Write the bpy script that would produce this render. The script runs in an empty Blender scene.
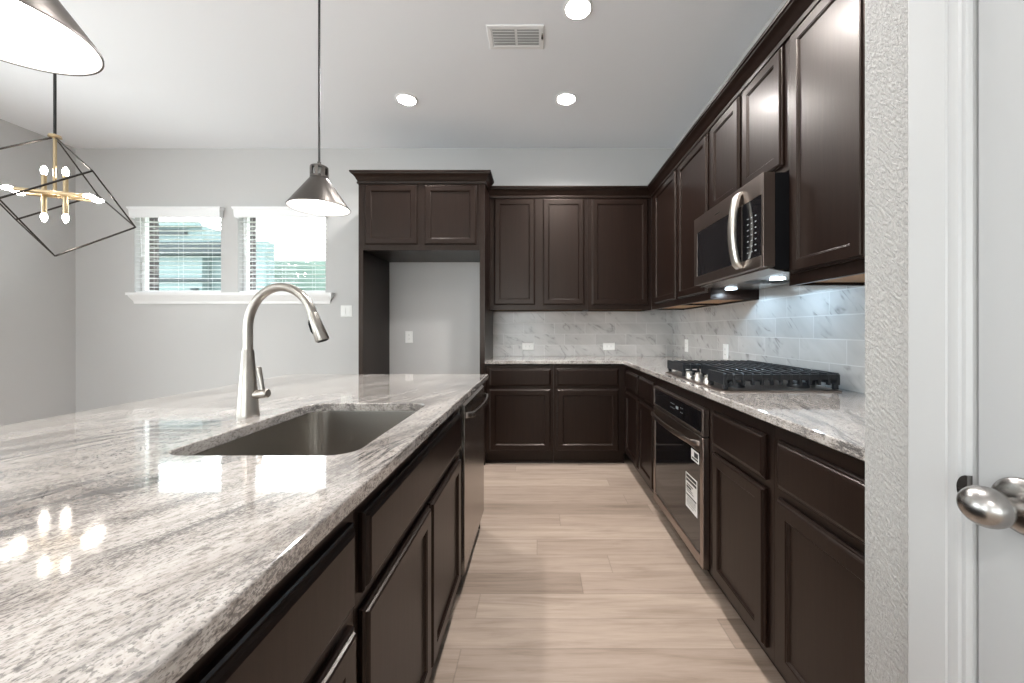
import bpy, bmesh, math, random
from math import pi, sin, cos, radians as R
from mathutils import Vector, Matrix
random.seed(7)
sc = bpy.context.scene
C = sc.collection

# ------------------------------------------------------------------ camera, world, exposure
CAMZ = 1.183
cam = bpy.data.objects.new('camera', bpy.data.cameras.new('camera'))
C.objects.link(cam)
cam.location = (0, 0, CAMZ)
cam.rotation_euler = (pi/2, 0, 0)
cam.data.sensor_width = 36.0
cam.data.lens = 390*36/1024
cam.data.shift_x = (512-538.5)/1024
cam.data.shift_y = (329.7-341.5)/1024
cam.data.clip_start = 0.02
sc.camera = cam
sc.view_settings.view_transform = 'Standard'
sc.view_settings.look = 'None'
sc.view_settings.gamma = 1
sc.view_settings.use_curve_mapping = False
sc.view_settings.exposure = 1.42
sc.cycles.use_denoising = True
sc.cycles.max_bounces = 10
sc.cycles.diffuse_bounces = 5
sc.cycles.glossy_bounces = 5
sc.cycles.transparent_max_bounces = 12
sc.cycles.sample_clamp_indirect = 6
sc.cycles.caustics_reflective = False
sc.cycles.caustics_refractive = False

w = bpy.data.worlds.new('sky'); sc.world = w; w.use_nodes = True
bg = w.node_tree.nodes['Background']
bg.inputs[0].default_value = (0.94, 0.975, 1.0, 1)
bg.inputs[1].default_value = 3.0

def light(name, kind, loc, power, color=(1, 1, 1), rot=(0, 0, 0), **kw):
    d = bpy.data.lights.new(name, kind); d.energy = power; d.color = color
    for k, v in kw.items(): setattr(d, k, v)
    o = bpy.data.objects.new(name, d); C.objects.link(o)
    o.location = loc; o.rotation_euler = rot
    return o
REAR = -4.6
# daylight windows added behind the camera: portals that only guide the sky's own light
for x in (-3.75, -2.1, -0.45):
    p = light('window_portal', 'AREA', (x, REAR+0.02, 1.55), 1, rot=(pi/2, 0, 0), shape='RECTANGLE', size=1.35, size_y=2.1)
    p.data.cycles.is_portal = True
    p.rotation_euler = (-pi/2, 0, 0)
    p.rotation_euler = (pi/2, 0, pi)
LW_ADDED = [(-2.5, -0.5), (0.3, 2.3)]  # two tall left-wall windows, out of view, added to let daylight in
for a, b in LW_ADDED:
    p = light('window_portal', 'AREA', (-4.74, (a+b)/2, 1.4), 1, rot=(0, -pi/2, 0), shape='RECTANGLE', size=2.2, size_y=b-a)
    p.data.cycles.is_portal = True
WARM = (1.0, 0.975, 0.95)
CEIL = 3.048

# ------------------------------------------------------------------ materials
def mat(name):
    m = bpy.data.materials.new(name); m.use_nodes = True
    nt = m.node_tree; return m, nt, nt.nodes['Principled BSDF']
def setp(b, **kw):
    names = dict(color='Base Color', rough='Roughness', metal='Metallic', spec='Specular IOR Level', coat='Coat Weight',
                 coatr='Coat Roughness', emit='Emission Color', es='Emission Strength', alpha='Alpha', aniso='Anisotropic', trans='Transmission Weight', ior='IOR')
    for k, v in kw.items():
        if k in ('color', 'emit') and len(v) == 3: v = (*v, 1)
        b.inputs[names[k]].default_value = v
def simple(name, color, rough=0.5, **kw):
    m, nt, b = mat(name); setp(b, color=color, rough=rough, **kw); return m
class N:
    """tiny node helper"""
    def __init__(s, nt): s.nt = nt
    def new(s, t, **kw):
        n = s.nt.nodes.new(t)
        for k, v in kw.items(): setattr(n, k, v)
        return n
    def link(s, a, b): s.nt.links.new(a, b)
    def inp(s, sock, v):
        if hasattr(v, 'is_output') or isinstance(v, bpy.types.NodeSocket): s.link(v, sock)
        else: sock.default_value = v
    def m(s, op, a, b=0.0, c=0.0):
        n = s.new('ShaderNodeMath', operation=op)
        s.inp(n.inputs[0], a); s.inp(n.inputs[1], b)
        if op in ('MULTIPLY_ADD', 'SMOOTH_MIN'): s.inp(n.inputs[2], c)
        return n.outputs[0]
    def pos(s):
        g = s.new('ShaderNodeNewGeometry'); return g.outputs['Position']
    def xyz(s, v):
        n = s.new('ShaderNodeSeparateXYZ'); s.link(v, n.inputs[0]); return n.outputs
    def comb(s, x, y, z=0.0):
        n = s.new('ShaderNodeCombineXYZ'); s.inp(n.inputs[0], x); s.inp(n.inputs[1], y); s.inp(n.inputs[2], z); return n.outputs[0]
    def mapping(s, v, rot=(0, 0, 0), scale=(1, 1, 1), loc=(0, 0, 0)):
        n = s.new('ShaderNodeMapping'); s.link(v, n.inputs[0])
        n.inputs['Location'].default_value = loc; n.inputs['Rotation'].default_value = rot; n.inputs['Scale'].default_value = scale
        return n.outputs[0]
    def noise(s, v, scale=5, detail=4, rough=0.55, dist=0.0):
        n = s.new('ShaderNodeTexNoise'); s.link(v, n.inputs['Vector'])
        n.inputs['Scale'].default_value = scale; n.inputs['Detail'].default_value = detail
        n.inputs['Roughness'].default_value = rough; n.inputs['Distortion'].default_value = dist
        return n.outputs[0]
    def ramp(s, f, pts, interp='LINEAR'):
        n = s.new('ShaderNodeValToRGB'); s.link(f, n.inputs[0]); r = n.color_ramp; r.interpolation = interp
        while len(r.elements) > 1: r.elements.remove(r.elements[-1])
        r.elements[0].position = pts[0][0]; c = pts[0][1]; r.elements[0].color = (*c, 1) if len(c) == 3 else c
        for p, c in pts[1:]:
            e = r.elements.new(p); e.color = (*c, 1)
        return n.outputs[0]
    def mix(s, f, a, b, mode='MIX'):
        n = s.new('ShaderNodeMix', data_type='RGBA', blend_type=mode)
        s.inp(n.inputs[0], f)
        for sock, v in ((n.inputs[6], a), (n.inputs[7], b)):
            if isinstance(v, tuple) and len(v) == 3: v = (*v, 1)
            s.inp(sock, v)
        return n.outputs[2]
    def bump(s, h, b, strength=0.2, dist=0.002):
        n = s.new('ShaderNodeBump'); s.link(h, n.inputs['Height'])
        n.inputs['Strength'].default_value = strength; n.inputs['Distance'].default_value = dist
        s.link(n.outputs[0], b.inputs['Normal'])
def g3(v): return (v, v, v)

M = {}
def wallmat(name, color, rot=0.6, strength=0.35, scale=90, dist=0.0015, aniso=2.2):
    m, nt, b = mat(name); n = N(nt); setp(b, color=color, rough=0.7, spec=0.3)
    v = n.mapping(n.pos(), rot=(rot, rot*0.3, rot), scale=(1, 1, 1))
    v2 = n.mapping(v, scale=(1, aniso, 1))
    h = n.noise(v2, scale=scale, detail=2, rough=0.5)
    h = n.ramp(h, [(0.42, g3(0)), (0.6, g3(1))])
    n.bump(h, b, strength, dist)
    return m
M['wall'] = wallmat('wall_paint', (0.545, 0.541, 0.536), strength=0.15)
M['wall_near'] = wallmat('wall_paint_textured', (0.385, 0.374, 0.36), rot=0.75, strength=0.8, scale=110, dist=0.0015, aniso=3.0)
M['ceiling'] = wallmat('ceiling_paint', (0.90, 0.92, 0.95), strength=0.08)
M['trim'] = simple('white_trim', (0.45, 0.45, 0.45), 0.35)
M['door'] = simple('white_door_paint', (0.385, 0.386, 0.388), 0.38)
M['vinyl'] = simple('white_vinyl', (0.85, 0.85, 0.85), 0.35)
M['slat'] = simple('white_blind_slat', (0.88, 0.89, 0.90), 0.4)
M['cord'] = simple('white_cord', (0.8, 0.8, 0.8), 0.7)
M['plate'] = simple('white_plate', (0.82, 0.82, 0.80), 0.3)
M['slot'] = simple('dark_slot', (0.03, 0.03, 0.03), 0.5)
M['black'] = simple('black_void', (0.006, 0.006, 0.007), 0.6, spec=0.12)
M['vent'] = simple('white_vent_metal', (0.86, 0.86, 0.86), 0.4)

def cabinet():
    m, nt, b = mat('espresso_wood'); n = N(nt)
    v = n.mapping(n.pos(), scale=(60, 60, 3))
    g = n.noise(v, scale=1.0, detail=4)
    col = n.ramp(g, [(0.35, (0.0068, 0.0031, 0.0022)), (0.7, (0.0112, 0.0054, 0.0038))])
    nt.links.new(col, b.inputs['Base Color'])
    setp(b, rough=0.34, spec=0.28, coat=0.05, coatr=0.15)
    b.inputs['Specular Tint'].default_value = (1.0, 0.84, 0.74, 1)
    n.bump(n.noise(n.mapping(n.pos(), scale=(30, 30, 4)), scale=1.5, detail=3), b, 0.06, 0.004)
    return m
M['cab'] = cabinet()
M['cab_raw'] = simple('raw_plywood_underside', (0.50, 0.30, 0.16), 0.6)

def brushed(name, color, rough, scale=(4, 4, 400), strength=0.05):
    m, nt, b = mat(name); n = N(nt); setp(b, color=color, rough=rough, metal=1.0)
    h = n.noise(n.mapping(n.pos(), scale=scale), scale=1.0, detail=2)
    r = n.ramp(h, [(0.3, g3(rough*0.94)), (0.7, g3(rough*1.06))])
    nt.links.new(r, b.inputs['Roughness'])
    return m
M['steel'] = simple('stainless_steel', (0.38, 0.35, 0.325), 0.27, metal=1.0)
M['slate'] = simple('dark_stainless_steel', (0.33, 0.275, 0.245), 0.28, metal=1.0)
M['nickel'] = simple('brushed_nickel', (0.36, 0.335, 0.305), 0.28, metal=1.0)
M['sinksteel'] = simple('sink_steel', (0.42, 0.395, 0.365), 0.24, metal=1.0)
M['chrome'] = simple('polished_metal', (0.80, 0.76, 0.70), 0.30, metal=1.0)
M['knobsteel'] = simple('satin_knob_metal', (0.36, 0.345, 0.33), 0.27, metal=1.0)
M['glassblack'] = simple('black_glass', (0.006, 0.006, 0.007), 0.04, spec=0.7)
M['castiron'] = simple('cast_iron', (0.009, 0.011, 0.014), 0.38)
M['pendant'] = simple('gunmetal_shade', (0.10, 0.09, 0.083), 0.36, metal=0.85)
M['pendant_in'] = simple('white_shade_lining', (0.90, 0.89, 0.87), 0.5)
M['blackmetal'] = simple('black_metal', (0.015, 0.015, 0.015), 0.35)
M['brass'] = simple('aged_brass', (0.55, 0.43, 0.27), 0.28, metal=1.0)
M['wiremetal'] = simple('dark_wire_metal', (0.05, 0.045, 0.04), 0.3, metal=0.7)
def emis(name, color, s):
    m, nt, b = mat(name); setp(b, color=(0.8, 0.8, 0.8), emit=color, es=s, rough=0.4); return m
M['bulb'] = emis('lit_bulb', (1.0, 0.92, 0.82), 22)
M['pbulb'] = emis('lit_pendant_bulb', (1.0, 0.96, 0.91), 10)
M['can'] = emis('lit_lens', (1.0, 0.98, 0.95), 20)
M['hoodled'] = emis('cool_led_lens', (0.72, 0.88, 1.0), 6)
M['white_ink'] = simple('pale_marking', (0.25, 0.27, 0.28), 0.5)
M['paper'] = simple('white_sticker_paper', (0.80, 0.80, 0.78), 0.5)
M['ink'] = simple('black_ink', (0.02, 0.02, 0.02), 0.5)

def granite():
    m, nt, b = mat('white_granite'); n = N(nt)
    p = n.pos()
    a = R(20)
    pr = n.mapping(p, rot=(0, 0, a))             # streaks run along the rotated y axis
    wob = n.noise(n.mapping(pr, scale=(3, 1.2, 3)), scale=1.0, detail=2)
    x, y, z = n.xyz(pr)
    xw = n.m('ADD', x, n.m('MULTIPLY', wob, 0.22))
    q = n.comb(xw, y, z)
    cloud = n.noise(n.mapping(q, scale=(9, 2.2, 9)), scale=1, detail=5, rough=0.6)
    col = n.ramp(cloud, [(0.30, (0.27, 0.240, 0.219)), (0.44, (0.43, 0.393, 0.363)), (0.60, (0.52, 0.484, 0.452))])
    mott = n.noise(n.mapping(q, scale=(135, 62, 120)), scale=1, detail=6, rough=0.65)
    mottc = n.ramp(mott, [(0.34, (0.32, 0.305, 0.30)), (0.43, (0.72, 0.70, 0.685)), (0.53, (1, 1, 1))])
    col = n.mix(0.85, col, mottc, 'MULTIPLY')
    fleck = n.noise(n.mapping(q, scale=(370, 170, 360), loc=(3, 1, 7)), scale=1, detail=3, rough=0.6)
    dens = n.noise(n.mapping(q, scale=(14, 4, 14), loc=(9, 4, 2)), scale=1, detail=3)
    ff = n.m('ADD', fleck, n.m('MULTIPLY', n.m('SUBTRACT', dens, 0.5), 0.55))
    fm = n.ramp(ff, [(0.525, g3(0)), (0.61, g3(1))])
    col = n.mix(n.m('MULTIPLY', fm, 0.62), col, (0.060, 0.055, 0.056))
    vein = n.noise(n.mapping(q, scale=(11, 0.9, 11), loc=(2, 6, 5)), scale=1, detail=6, rough=0.7)
    vm = n.ramp(vein, [(0.455, g3(0)), (0.485, g3(1)), (0.505, g3(1)), (0.535, g3(0))])
    gate = n.ramp(n.noise(n.mapping(q, scale=(4, 1.3, 4), loc=(5, 5, 5)), scale=1, detail=2), [(0.46, g3(0)), (0.60, g3(1))])
    vm = n.m('MULTIPLY', vm, gate)
    col = n.mix(n.m('MULTIPLY', vm, 0.8), col, (0.085, 0.080, 0.080))
    nt.links.new(col, b.inputs['Base Color'])
    setp(b, rough=0.07, spec=0.6, coat=0.5, coatr=0.02)
    return m
M['granite'] = granite()

def cells(n, u, v, W, H, shift=None, uo=0.0, vo=0.0):
    """running-bond cells: returns per-cell random colour socket, value and edge distances"""
    row = n.m('FLOOR', n.m('DIVIDE', n.m('SUBTRACT', v, vo), H))
    if shift is None:
        wn = n.new('ShaderNodeTexWhiteNoise', noise_dimensions='1D'); n.link(row, wn.inputs['W']); off = n.m('MULTIPLY', wn.outputs['Value'], W)
    else: off = n.m('MULTIPLY', row, shift*W)
    uu = n.m('DIVIDE', n.m('ADD', n.m('SUBTRACT', u, uo), off), W)
    col = n.m('FLOOR', uu)
    wn2 = n.new('ShaderNodeTexWhiteNoise', noise_dimensions='2D'); n.link(n.comb(row, col), wn2.inputs['Vector'])
    fu = n.m('MULTIPLY', n.m('FRACT', uu), W)
    fv = n.m('MULTIPLY', n.m('FRACT', n.m('DIVIDE', n.m('SUBTRACT', v, vo), H)), H)
    eu = n.m('MINIMUM', fu, n.m('SUBTRACT', W, fu)); ev = n.m('MINIMUM', fv, n.m('SUBTRACT', H, fv))
    return wn2.outputs['Value'], wn2.outputs['Color'], n.m('MINIMUM', eu, ev)

def floor_mat():
    m, nt, b = mat('light_oak_planks'); n = N(nt)
    x, y, z = n.xyz(n.pos())
    val, colr, e = cells(n, x, y, 1.75, 0.1505, None, 0.0, 1.446)
    r, g, bb = n.xyz(colr)
    gx = n.m('ADD', n.m('MULTIPLY', x, 1.0), n.m('MULTIPLY', r, 17.0))
    gy = n.m('ADD', y, n.m('MULTIPLY', g, 11.0))
    gv = n.comb(gx, gy, 0.0)
    grain = n.noise(n.mapping(gv, scale=(2.2, 26, 1)), scale=1, detail=7, rough=0.62, dist=0.6)
    fine = n.noise(n.mapping(gv, scale=(10, 220, 1)), scale=1, detail=3)
    c = n.ramp(val, [(0.0, (0.29, 0.222, 0.177)), (0.25, (0.35, 0.27, 0.218)), (0.6, (0.395, 0.308, 0.25)), (1.0, (0.44, 0.348, 0.284))])
    c = n.mix(1.0, c, n.ramp(grain, [(0.3, (0.70, 0.675, 0.645)), (0.5, (0.95, 0.945, 0.935)), (0.7, (1.08, 1.08, 1.08))]), 'MULTIPLY')
    c = n.mix(0.5, c, n.ramp(fine, [(0.35, (0.86, 0.85, 0.84)), (0.6, (1, 1, 1))]), 'MULTIPLY')
    ed = n.ramp(e, [(0.0, g3(0.72)), (0.0014, g3(1.0))])
    c = n.mix(1.0, c, ed, 'MULTIPLY')
    nt.links.new(c, b.inputs['Base Color'])
    setp(b, rough=0.36, spec=0.45)
    n.bump(e if False else fine, b, 0.05, 0.001)
    return m
M['floor'] = floor_mat()

def tile_mat(name, axis, uo, vo, shift, H):
    m, nt, b = mat(name); n = N(nt)
    p = n.xyz(n.pos()); u = p[0] if axis == 'x' else p[1]; v = p[2]
    val, colr, e = cells(n, u, v, 0.314, H, shift, uo, vo)
    r, g, bb = n.xyz(colr)
    s = -1.0 if axis == 'x' else 1.0
    uv = n.comb(n.m('ADD', n.m('MULTIPLY', u, s), n.m('MULTIPLY', r, 9.0)), n.m('ADD', v, n.m('MULTIPLY', g, 7.0)), 0.0)
    uvr = n.mapping(uv, rot=(0, 0, R(-38)))
    vn = n.noise(n.mapping(uvr, scale=(2.0, 8.5, 1)), scale=1, detail=3, rough=0.5, dist=0.8)
    vm = n.ramp(vn, [(0.36, g3(0)), (0.40, g3(0.25)), (0.418, g3(1)), (0.44, g3(0.25)), (0.50, g3(0))])
    gate = n.ramp(n.noise(uv, scale=9, detail=2), [(0.45, g3(0)), (0.58, g3(1))])
    cloud = n.noise(n.mapping(uvr, scale=(2.5, 7, 1)), scale=1, detail=3)
    c = n.ramp(cloud, [(0.3, (0.45, 0.44, 0.43)), (0.65, (0.53, 0.52, 0.508))])
    c = n.mix(n.m('MULTIPLY', n.m('MULTIPLY', vm, gate), 0.9), c, (0.25, 0.24, 0.235))
    em = n.ramp(e, [(0.0, g3(1)), (0.0010, g3(1)), (0.0018, g3(0))])
    c = n.mix(em, c, (0.62, 0.62, 0.61))
    nt.links.new(c, b.inputs['Base Color'])
    setp(b, rough=0.16, spec=0.5)
    n.bump(n.ramp(e, [(0.0, g3(0)), (0.0025, g3(1))]), b, 0.35, 0.0015)
    return m
M['tile_right'] = tile_mat('marble_tile_right', 'y', 1.845, 0.914, 0.3333, 0.1125)
M['tile_back'] = tile_mat('marble_tile_back', 'x', 0.06, 0.914, 0.3333, 0.1125)

def brick_mat():
    m, nt, b = mat('dark_brick'); n = N(nt)
    p = n.xyz(n.pos()); val, colr, e = cells(n, n.m('ADD', p[0], p[1]), p[2], 0.2, 0.067, 0.5)
    c = n.ramp(val, [(0, (0.035, 0.028, 0.03)), (1, (0.075, 0.06, 0.062))])
    c = n.mix(n.ramp(e, [(0, g3(1)), (0.006, g3(0))]), c, (0.30, 0.29, 0.29))
    nt.links.new(c, b.inputs['Base Color']); setp(b, rough=0.9); return m
M['brick'] = brick_mat()
def siding(name, col):
    m, nt, b = mat(name); n = N(nt)
    z = n.xyz(n.pos())[2]; f = n.m('FRACT', n.m('DIVIDE', z, 0.18))
    c = n.mix(1.0, col, n.ramp(f, [(0, g3(0.75)), (0.08, g3(1))]), 'MULTIPLY')
    nt.links.new(c, b.inputs['Base Color']); setp(b, rough=0.7); return m
M['teal'] = siding('pale_teal_siding', (0.105, 0.155, 0.158))
M['sage'] = siding('sage_boards', (0.115, 0.175, 0.150))
M['roof'] = simple('dark_roof', (0.02, 0.03, 0.035), 0.8)
M['lawn'] = simple('lawn', (0.22, 0.26, 0.14), 0.9)
def pane():
    m, nt, b = mat('window_glass'); nt.nodes.remove(b); n = N(nt)
    t = n.new('ShaderNodeBsdfTransparent'); t.inputs[0].default_value = (0.94, 0.96, 0.955, 1)
    g = n.new('ShaderNodeBsdfGlossy'); g.inputs['Roughness'].default_value = 0.02
    lw = n.new('ShaderNodeLayerWeight'); lw.inputs[0].default_value = 0.5
    ff = n.m('ADD', n.m('MULTIPLY', n.m('POWER', lw.outputs['Facing'], 4.0), 0.8), 0.03)
    mx = n.new('ShaderNodeMixShader'); n.link(ff, mx.inputs[0]); n.link(t.outputs[0], mx.inputs[1]); n.link(g.outputs[0], mx.inputs[2])
    n.link(mx.outputs[0], nt.nodes['Material Output'].inputs[0]); return m
M['pane'] = pane()

# ------------------------------------------------------------------ mesh builder
class MB:
    def __init__(s): s.v = []; s.f = []; s.mi = []
    def add(s, vs, fs, mi=0):
        o = len(s.v); s.v += [Vector(p) for p in vs]; s.f += [[i+o for i in f] for f in fs]; s.mi += [mi]*len(fs); return s
    def box(s, x0, x1, y0, y1, z0, z1, mi=0):
        x0, x1 = sorted((x0, x1)); y0, y1 = sorted((y0, y1)); z0, z1 = sorted((z0, z1))
        vs = [(x0, y0, z0), (x1, y0, z0), (x1, y1, z0), (x0, y1, z0), (x0, y0, z1), (x1, y0, z1), (x1, y1, z1), (x0, y1, z1)]
        return s.add(vs, [(0, 3, 2, 1), (4, 5, 6, 7), (0, 1, 5, 4), (1, 2, 6, 5), (2, 3, 7, 6), (3, 0, 4, 7)], mi)
    def loft(s, loops, cap0=True, cap1=True, mi=0, closed=False):
        n = len(loops[0]); vs = [p for l in loops for p in l]; fs = []
        L = len(loops)
        for i in range(L if closed else L-1):
            a = i*n; b = ((i+1) % L)*n
            for j in range(n):
                k = (j+1) % n; fs.append((a+j, a+k, b+k, b+j))
        if not closed:
            if cap0: fs.append(tuple(range(n-1, -1, -1)))
            if cap1: fs.append(tuple((L-1)*n+j for j in range(n)))
        return s.add(vs, fs, mi)
    def tube(s, pts, r, n=12, mi=0, caps=True, sx=1.0, up=None):
        pts = [Vector(p) for p in pts]; rr = r if isinstance(r, (list, tuple)) else [r]*len(pts)
        loops = []; prev = None
        for i, p in enumerate(pts):
            t = (pts[min(i+1, len(pts)-1)]-pts[max(i-1, 0)]).normalized()
            if prev is None:
                a = Vector(up) if up else (Vector((0, 0, 1)) if abs(t.z) < 0.9 else Vector((1, 0, 0)))
            else: a = prev
            e1 = (a-t*a.dot(t)).normalized(); e2 = t.cross(e1); prev = e1
            loops.append([p+e1*cos(2*pi*j/n)*rr[i]*sx+e2*sin(2*pi*j/n)*rr[i] for j in range(n)])
        return s.loft(loops, caps, caps, mi)
    def rod(s, a, b, r, n=12, mi=0, r1=None): return s.tube([a, b], [r, r if r1 is None else r1], n, mi)
    def lathe(s, c, prof, axis=(0, 0, 1), n=32, mi=0, cap0=True, cap1=True):
        ax = Vector(axis).normalized(); a = Vector((1, 0, 0)) if abs(ax.x) < 0.9 else Vector((0, 1, 0))
        e1 = (a-ax*a.dot(ax)).normalized(); e2 = ax.cross(e1); c = Vector(c)
        return s.loft([[c+ax*h+e1*cos(2*pi*j/n)*r+e2*sin(2*pi*j/n)*r for j in range(n)] for r, h in prof], cap0, cap1, mi)
    def panel(s, o, u, v, nrm, w_, h_, prof, mi=0):
        """nested rectangles: prof = [(inset, height)]"""
        o, u, v, nrm = map(Vector, (o, u, v, nrm)); loops = []
        for ins, ht in prof:
            q = [(ins, ins), (w_-ins, ins), (w_-ins, h_-ins), (ins, h_-ins)]
            loops.append([o+u*a+v*b+nrm*ht for a, b in q])
        return s.loft(loops, True, True, mi)
    def sweep(s, path, prof, mi=0):
        """profile (out, z) swept with mitres along a 2-D path; outward is to the left of travel... sign given by prof"""
        P = [Vector((a, b)) for a, b in path]; loops = []
        nr = []
        for i in range(len(P)-1):
            d = (P[i+1]-P[i]).normalized(); nr.append(Vector((d.y, -d.x)))
        for i, p in enumerate(P):
            if i == 0: m_ = nr[0]
            elif i == len(P)-1: m_ = nr[-1]
            else:
                m_ = (nr[i-1]+nr[i]).normalized(); m_ = m_/max(0.2, m_.dot(nr[i]))
            loops.append([Vector((p.x+m_.x*o, p.y+m_.y*o, z)) for o, z in prof])
        return s.loft(loops, True, True, mi)

def link_mesh(name, mb, mats, parent=None, smooth=None, bevel=0, seg=2):
    off = parent_loc(parent)
    me = bpy.data.meshes.new(name)
    me.from_pydata([tuple(p-off) for p in mb.v], [], mb.f)
    bm = bmesh.new(); bm.from_mesh(me); bmesh.ops.recalc_face_normals(bm, faces=bm.faces); bm.to_mesh(me); bm.free()
    if not isinstance(mats, (list, tuple)): mats = [mats]
    for m_ in mats: me.materials.append(M[m_] if isinstance(m_, str) else m_)
    if len(mats) > 1:
        for p, i in zip(me.polygons, mb.mi): p.material_index = i
    o = bpy.data.objects.new(name, me); C.objects.link(o)
    if parent: o.parent = parent
    if smooth:
        for p in me.polygons: p.use_smooth = True
        me.set_sharp_from_angle(angle=R(smooth))
    if bevel:
        b = o.modifiers.new('bevel', 'BEVEL'); b.width = bevel; b.segments = seg; b.limit_method = 'ANGLE'; b.angle_limit = R(40)
        b.harden_normals = False
    return o
def parent_loc(p):
    v = Vector((0, 0, 0))
    while p: v += p.location; p = p.parent
    return v
def thing(name, label, cat, loc=(0, 0, 0), group=None):
    o = bpy.data.objects.new(name, None); C.objects.link(o); o.location = loc
    o.empty_display_size = 0.1
    o['label'] = label; o['category'] = cat
    if group: o['group'] = group
    return o
def tag(o, label, cat, group=None):
    o['label'] = label; o['category'] = cat
    if group: o['group'] = group
    return o
def struct(name, mb, m_, parent=None, **kw):
    o = link_mesh(name, mb, m_, parent, **kw)
    if not parent: o['kind'] = 'structure'
    return o
def dup(o, loc=None, label=None, parent=None):
    c = o.copy(); C.objects.link(c)
    if parent: c.parent = parent
    for ch in [x for x in o.children]: dup(ch, parent=c)
    if loc is not None: c.location = loc
    if label: c['label'] = label
    return c

# ------------------------------------------------------------------ room
XL, XR, YB = -4.76, 1.384, 4.01
XC, YC = 0.58, 0.693          # near wall corner (wall beside the camera)
struct('floor', MB().box(XL-.2, XR+.2, REAR-.2, YB+.12, -0.1, 0), 'floor')
struct('ceiling', MB().box(XL-.2, XR+.2, REAR-.2, YB+.12, CEIL, CEIL+.1), 'ceiling')
wl = MB(); yy_ = REAR-.12
for a, b in LW_ADDED:
    wl.box(XL-.12, XL, yy_, a, 0, CEIL); wl.box(XL-.12, XL, a, b, 0, .3); wl.box(XL-.12, XL, a, b, 2.5, CEIL); yy_ = b
wl.box(XL-.12, XL, yy_, YB+.12, 0, CEIL)
weld_left = struct('wall_left', wl, 'wall')
struct('wall_right', MB().box(XR, XR+.12, YC, YB+.12, 0, CEIL), 'wall')
struct('wall_near', MB().box(XC, XC+.12, REAR-.12, YC, 0, CEIL).box(XC+.12, XR+.12, YC-.12, YC, 0, CEIL), 'wall_near')
WIN = [(-4.155, -3.265), (-3.09, -2.19)]
WZ0, WZ1 = 1.56, 2.41
def holed(mb, y0, y1, xs, z0, z1, x_lo, x_hi, zlo=0, zhi=CEIL):
    x = x_lo
    for a, b in xs:
        mb.box(x, a, y0, y1, zlo, zhi); mb.box(a, b, y0, y1, zlo, z0); mb.box(a, b, y0, y1, z1, zhi); x = b
    mb.box(x, x_hi, y0, y1, zlo, zhi); return mb
def weld(o):
    bm = bmesh.new(); bm.from_mesh(o.data); bmesh.ops.remove_doubles(bm, verts=bm.verts, dist=1e-5); bm.to_mesh(o.data); bm.free()
weld(weld_left)
weld(struct('wall_back', holed(MB(), YB, YB+.12, WIN, WZ0, WZ1, XL-.12, XR+.12), 'wall'))
weld(struct('wall_outside', holed(MB(), YB+.125, YB+.26, WIN, WZ0-.02, WZ1+.01, XL-.12, XR+.12), 'brick'))
RW_ADDED = [(-4.45, -3.05), (-2.8, -1.4), (-1.15, 0.25)]  # three unseen rear-wall windows added as daylight openings
weld(struct('wall_rear', holed(MB(), REAR-.12, REAR, RW_ADDED, 0.5, 2.6, XL-.12, XC+.12), 'wall'))
for i, (a, b) in enumerate(WIN):
    f = MB(); y0, y1 = YB+.075, YB+.118
    for q in ((a, a+.035, WZ0, WZ1), (b-.035, b, WZ0, WZ1), (a+.035, b-.035, WZ0, WZ0+.035), (a+.035, b-.035, WZ1-.035, WZ1)): f.box(q[0], q[1], y0, y1, q[2], q[3])
    wf = struct('window_%d' % (i+1), f, 'vinyl')
    link_mesh('window_pane', MB().box(a+.035, b-.035, y0+.018, y0+.022, WZ0+.035, WZ1-.035), 'pane', wf)
for i, (a, b) in enumerate(RW_ADDED):
    f = MB(); y0, y1 = REAR-.09, REAR-.04
    for q in ((a, a+.05, .5, 2.6), (b-.05, b, .5, 2.6), (a+.05, b-.05, .5, .55), (a+.05, b-.05, 2.55, 2.6), (a+.05, b-.05, 1.53, 1.57), ): f.box(q[0], q[1], y0, y1, q[2], q[3])
    wf = struct('window_%d' % (i+3), f, 'vinyl')  # added rear window, out of view, there for its daylight
    link_mesh('window_pane', MB().box(a+.05, b-.05, y0+.02, y0+.024, .55, 2.55), 'pane', wf)
for i, (a, b) in enumerate(LW_ADDED):
    f = MB(); x0, x1 = XL-.09, XL-.04
    for q in ((a, a+.05, .3, 2.5), (b-.05, b, .3, 2.5), (a+.05, b-.05, .3, .36), (a+.05, b-.05, 2.45, 2.5), ((a+b)/2-.025, (a+b)/2+.025, .36, 2.45)): f.box(x0, x1, q[0], q[1], q[2], q[3])
    wf = struct('window_%d' % (i+6), f, 'vinyl')  # added left-wall window, out of view, there for its daylight
    link_mesh('window_pane', MB().box(x0+.02, x0+.024, a+.05, b-.05, .36, 2.45), 'pane', wf)
# sill and apron below both windows
s = MB().box(-4.185, -2.10, YB-.062, YB, 1.535, 1.560)
s.sweep([(-4.135, YB), (-4.135, YB-.0001), (-2.15, YB-.0001), (-2.15, YB)], [(0, 1.45), (.012, 1.45), (.016, 1.475), (.040, 1.518), (.045, 1.535), (0, 1.535)])
struct('trim_1', s, 'vinyl', bevel=.003)
struct('baseboard_left', MB().box(XL, XL+.015, REAR, YB-.015, 0, .13), 'trim', bevel=.003)
struct('baseboard_back', MB().box(XL, -1.58, YB-.015, YB, 0, .13), 'trim', bevel=.003)

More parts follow.
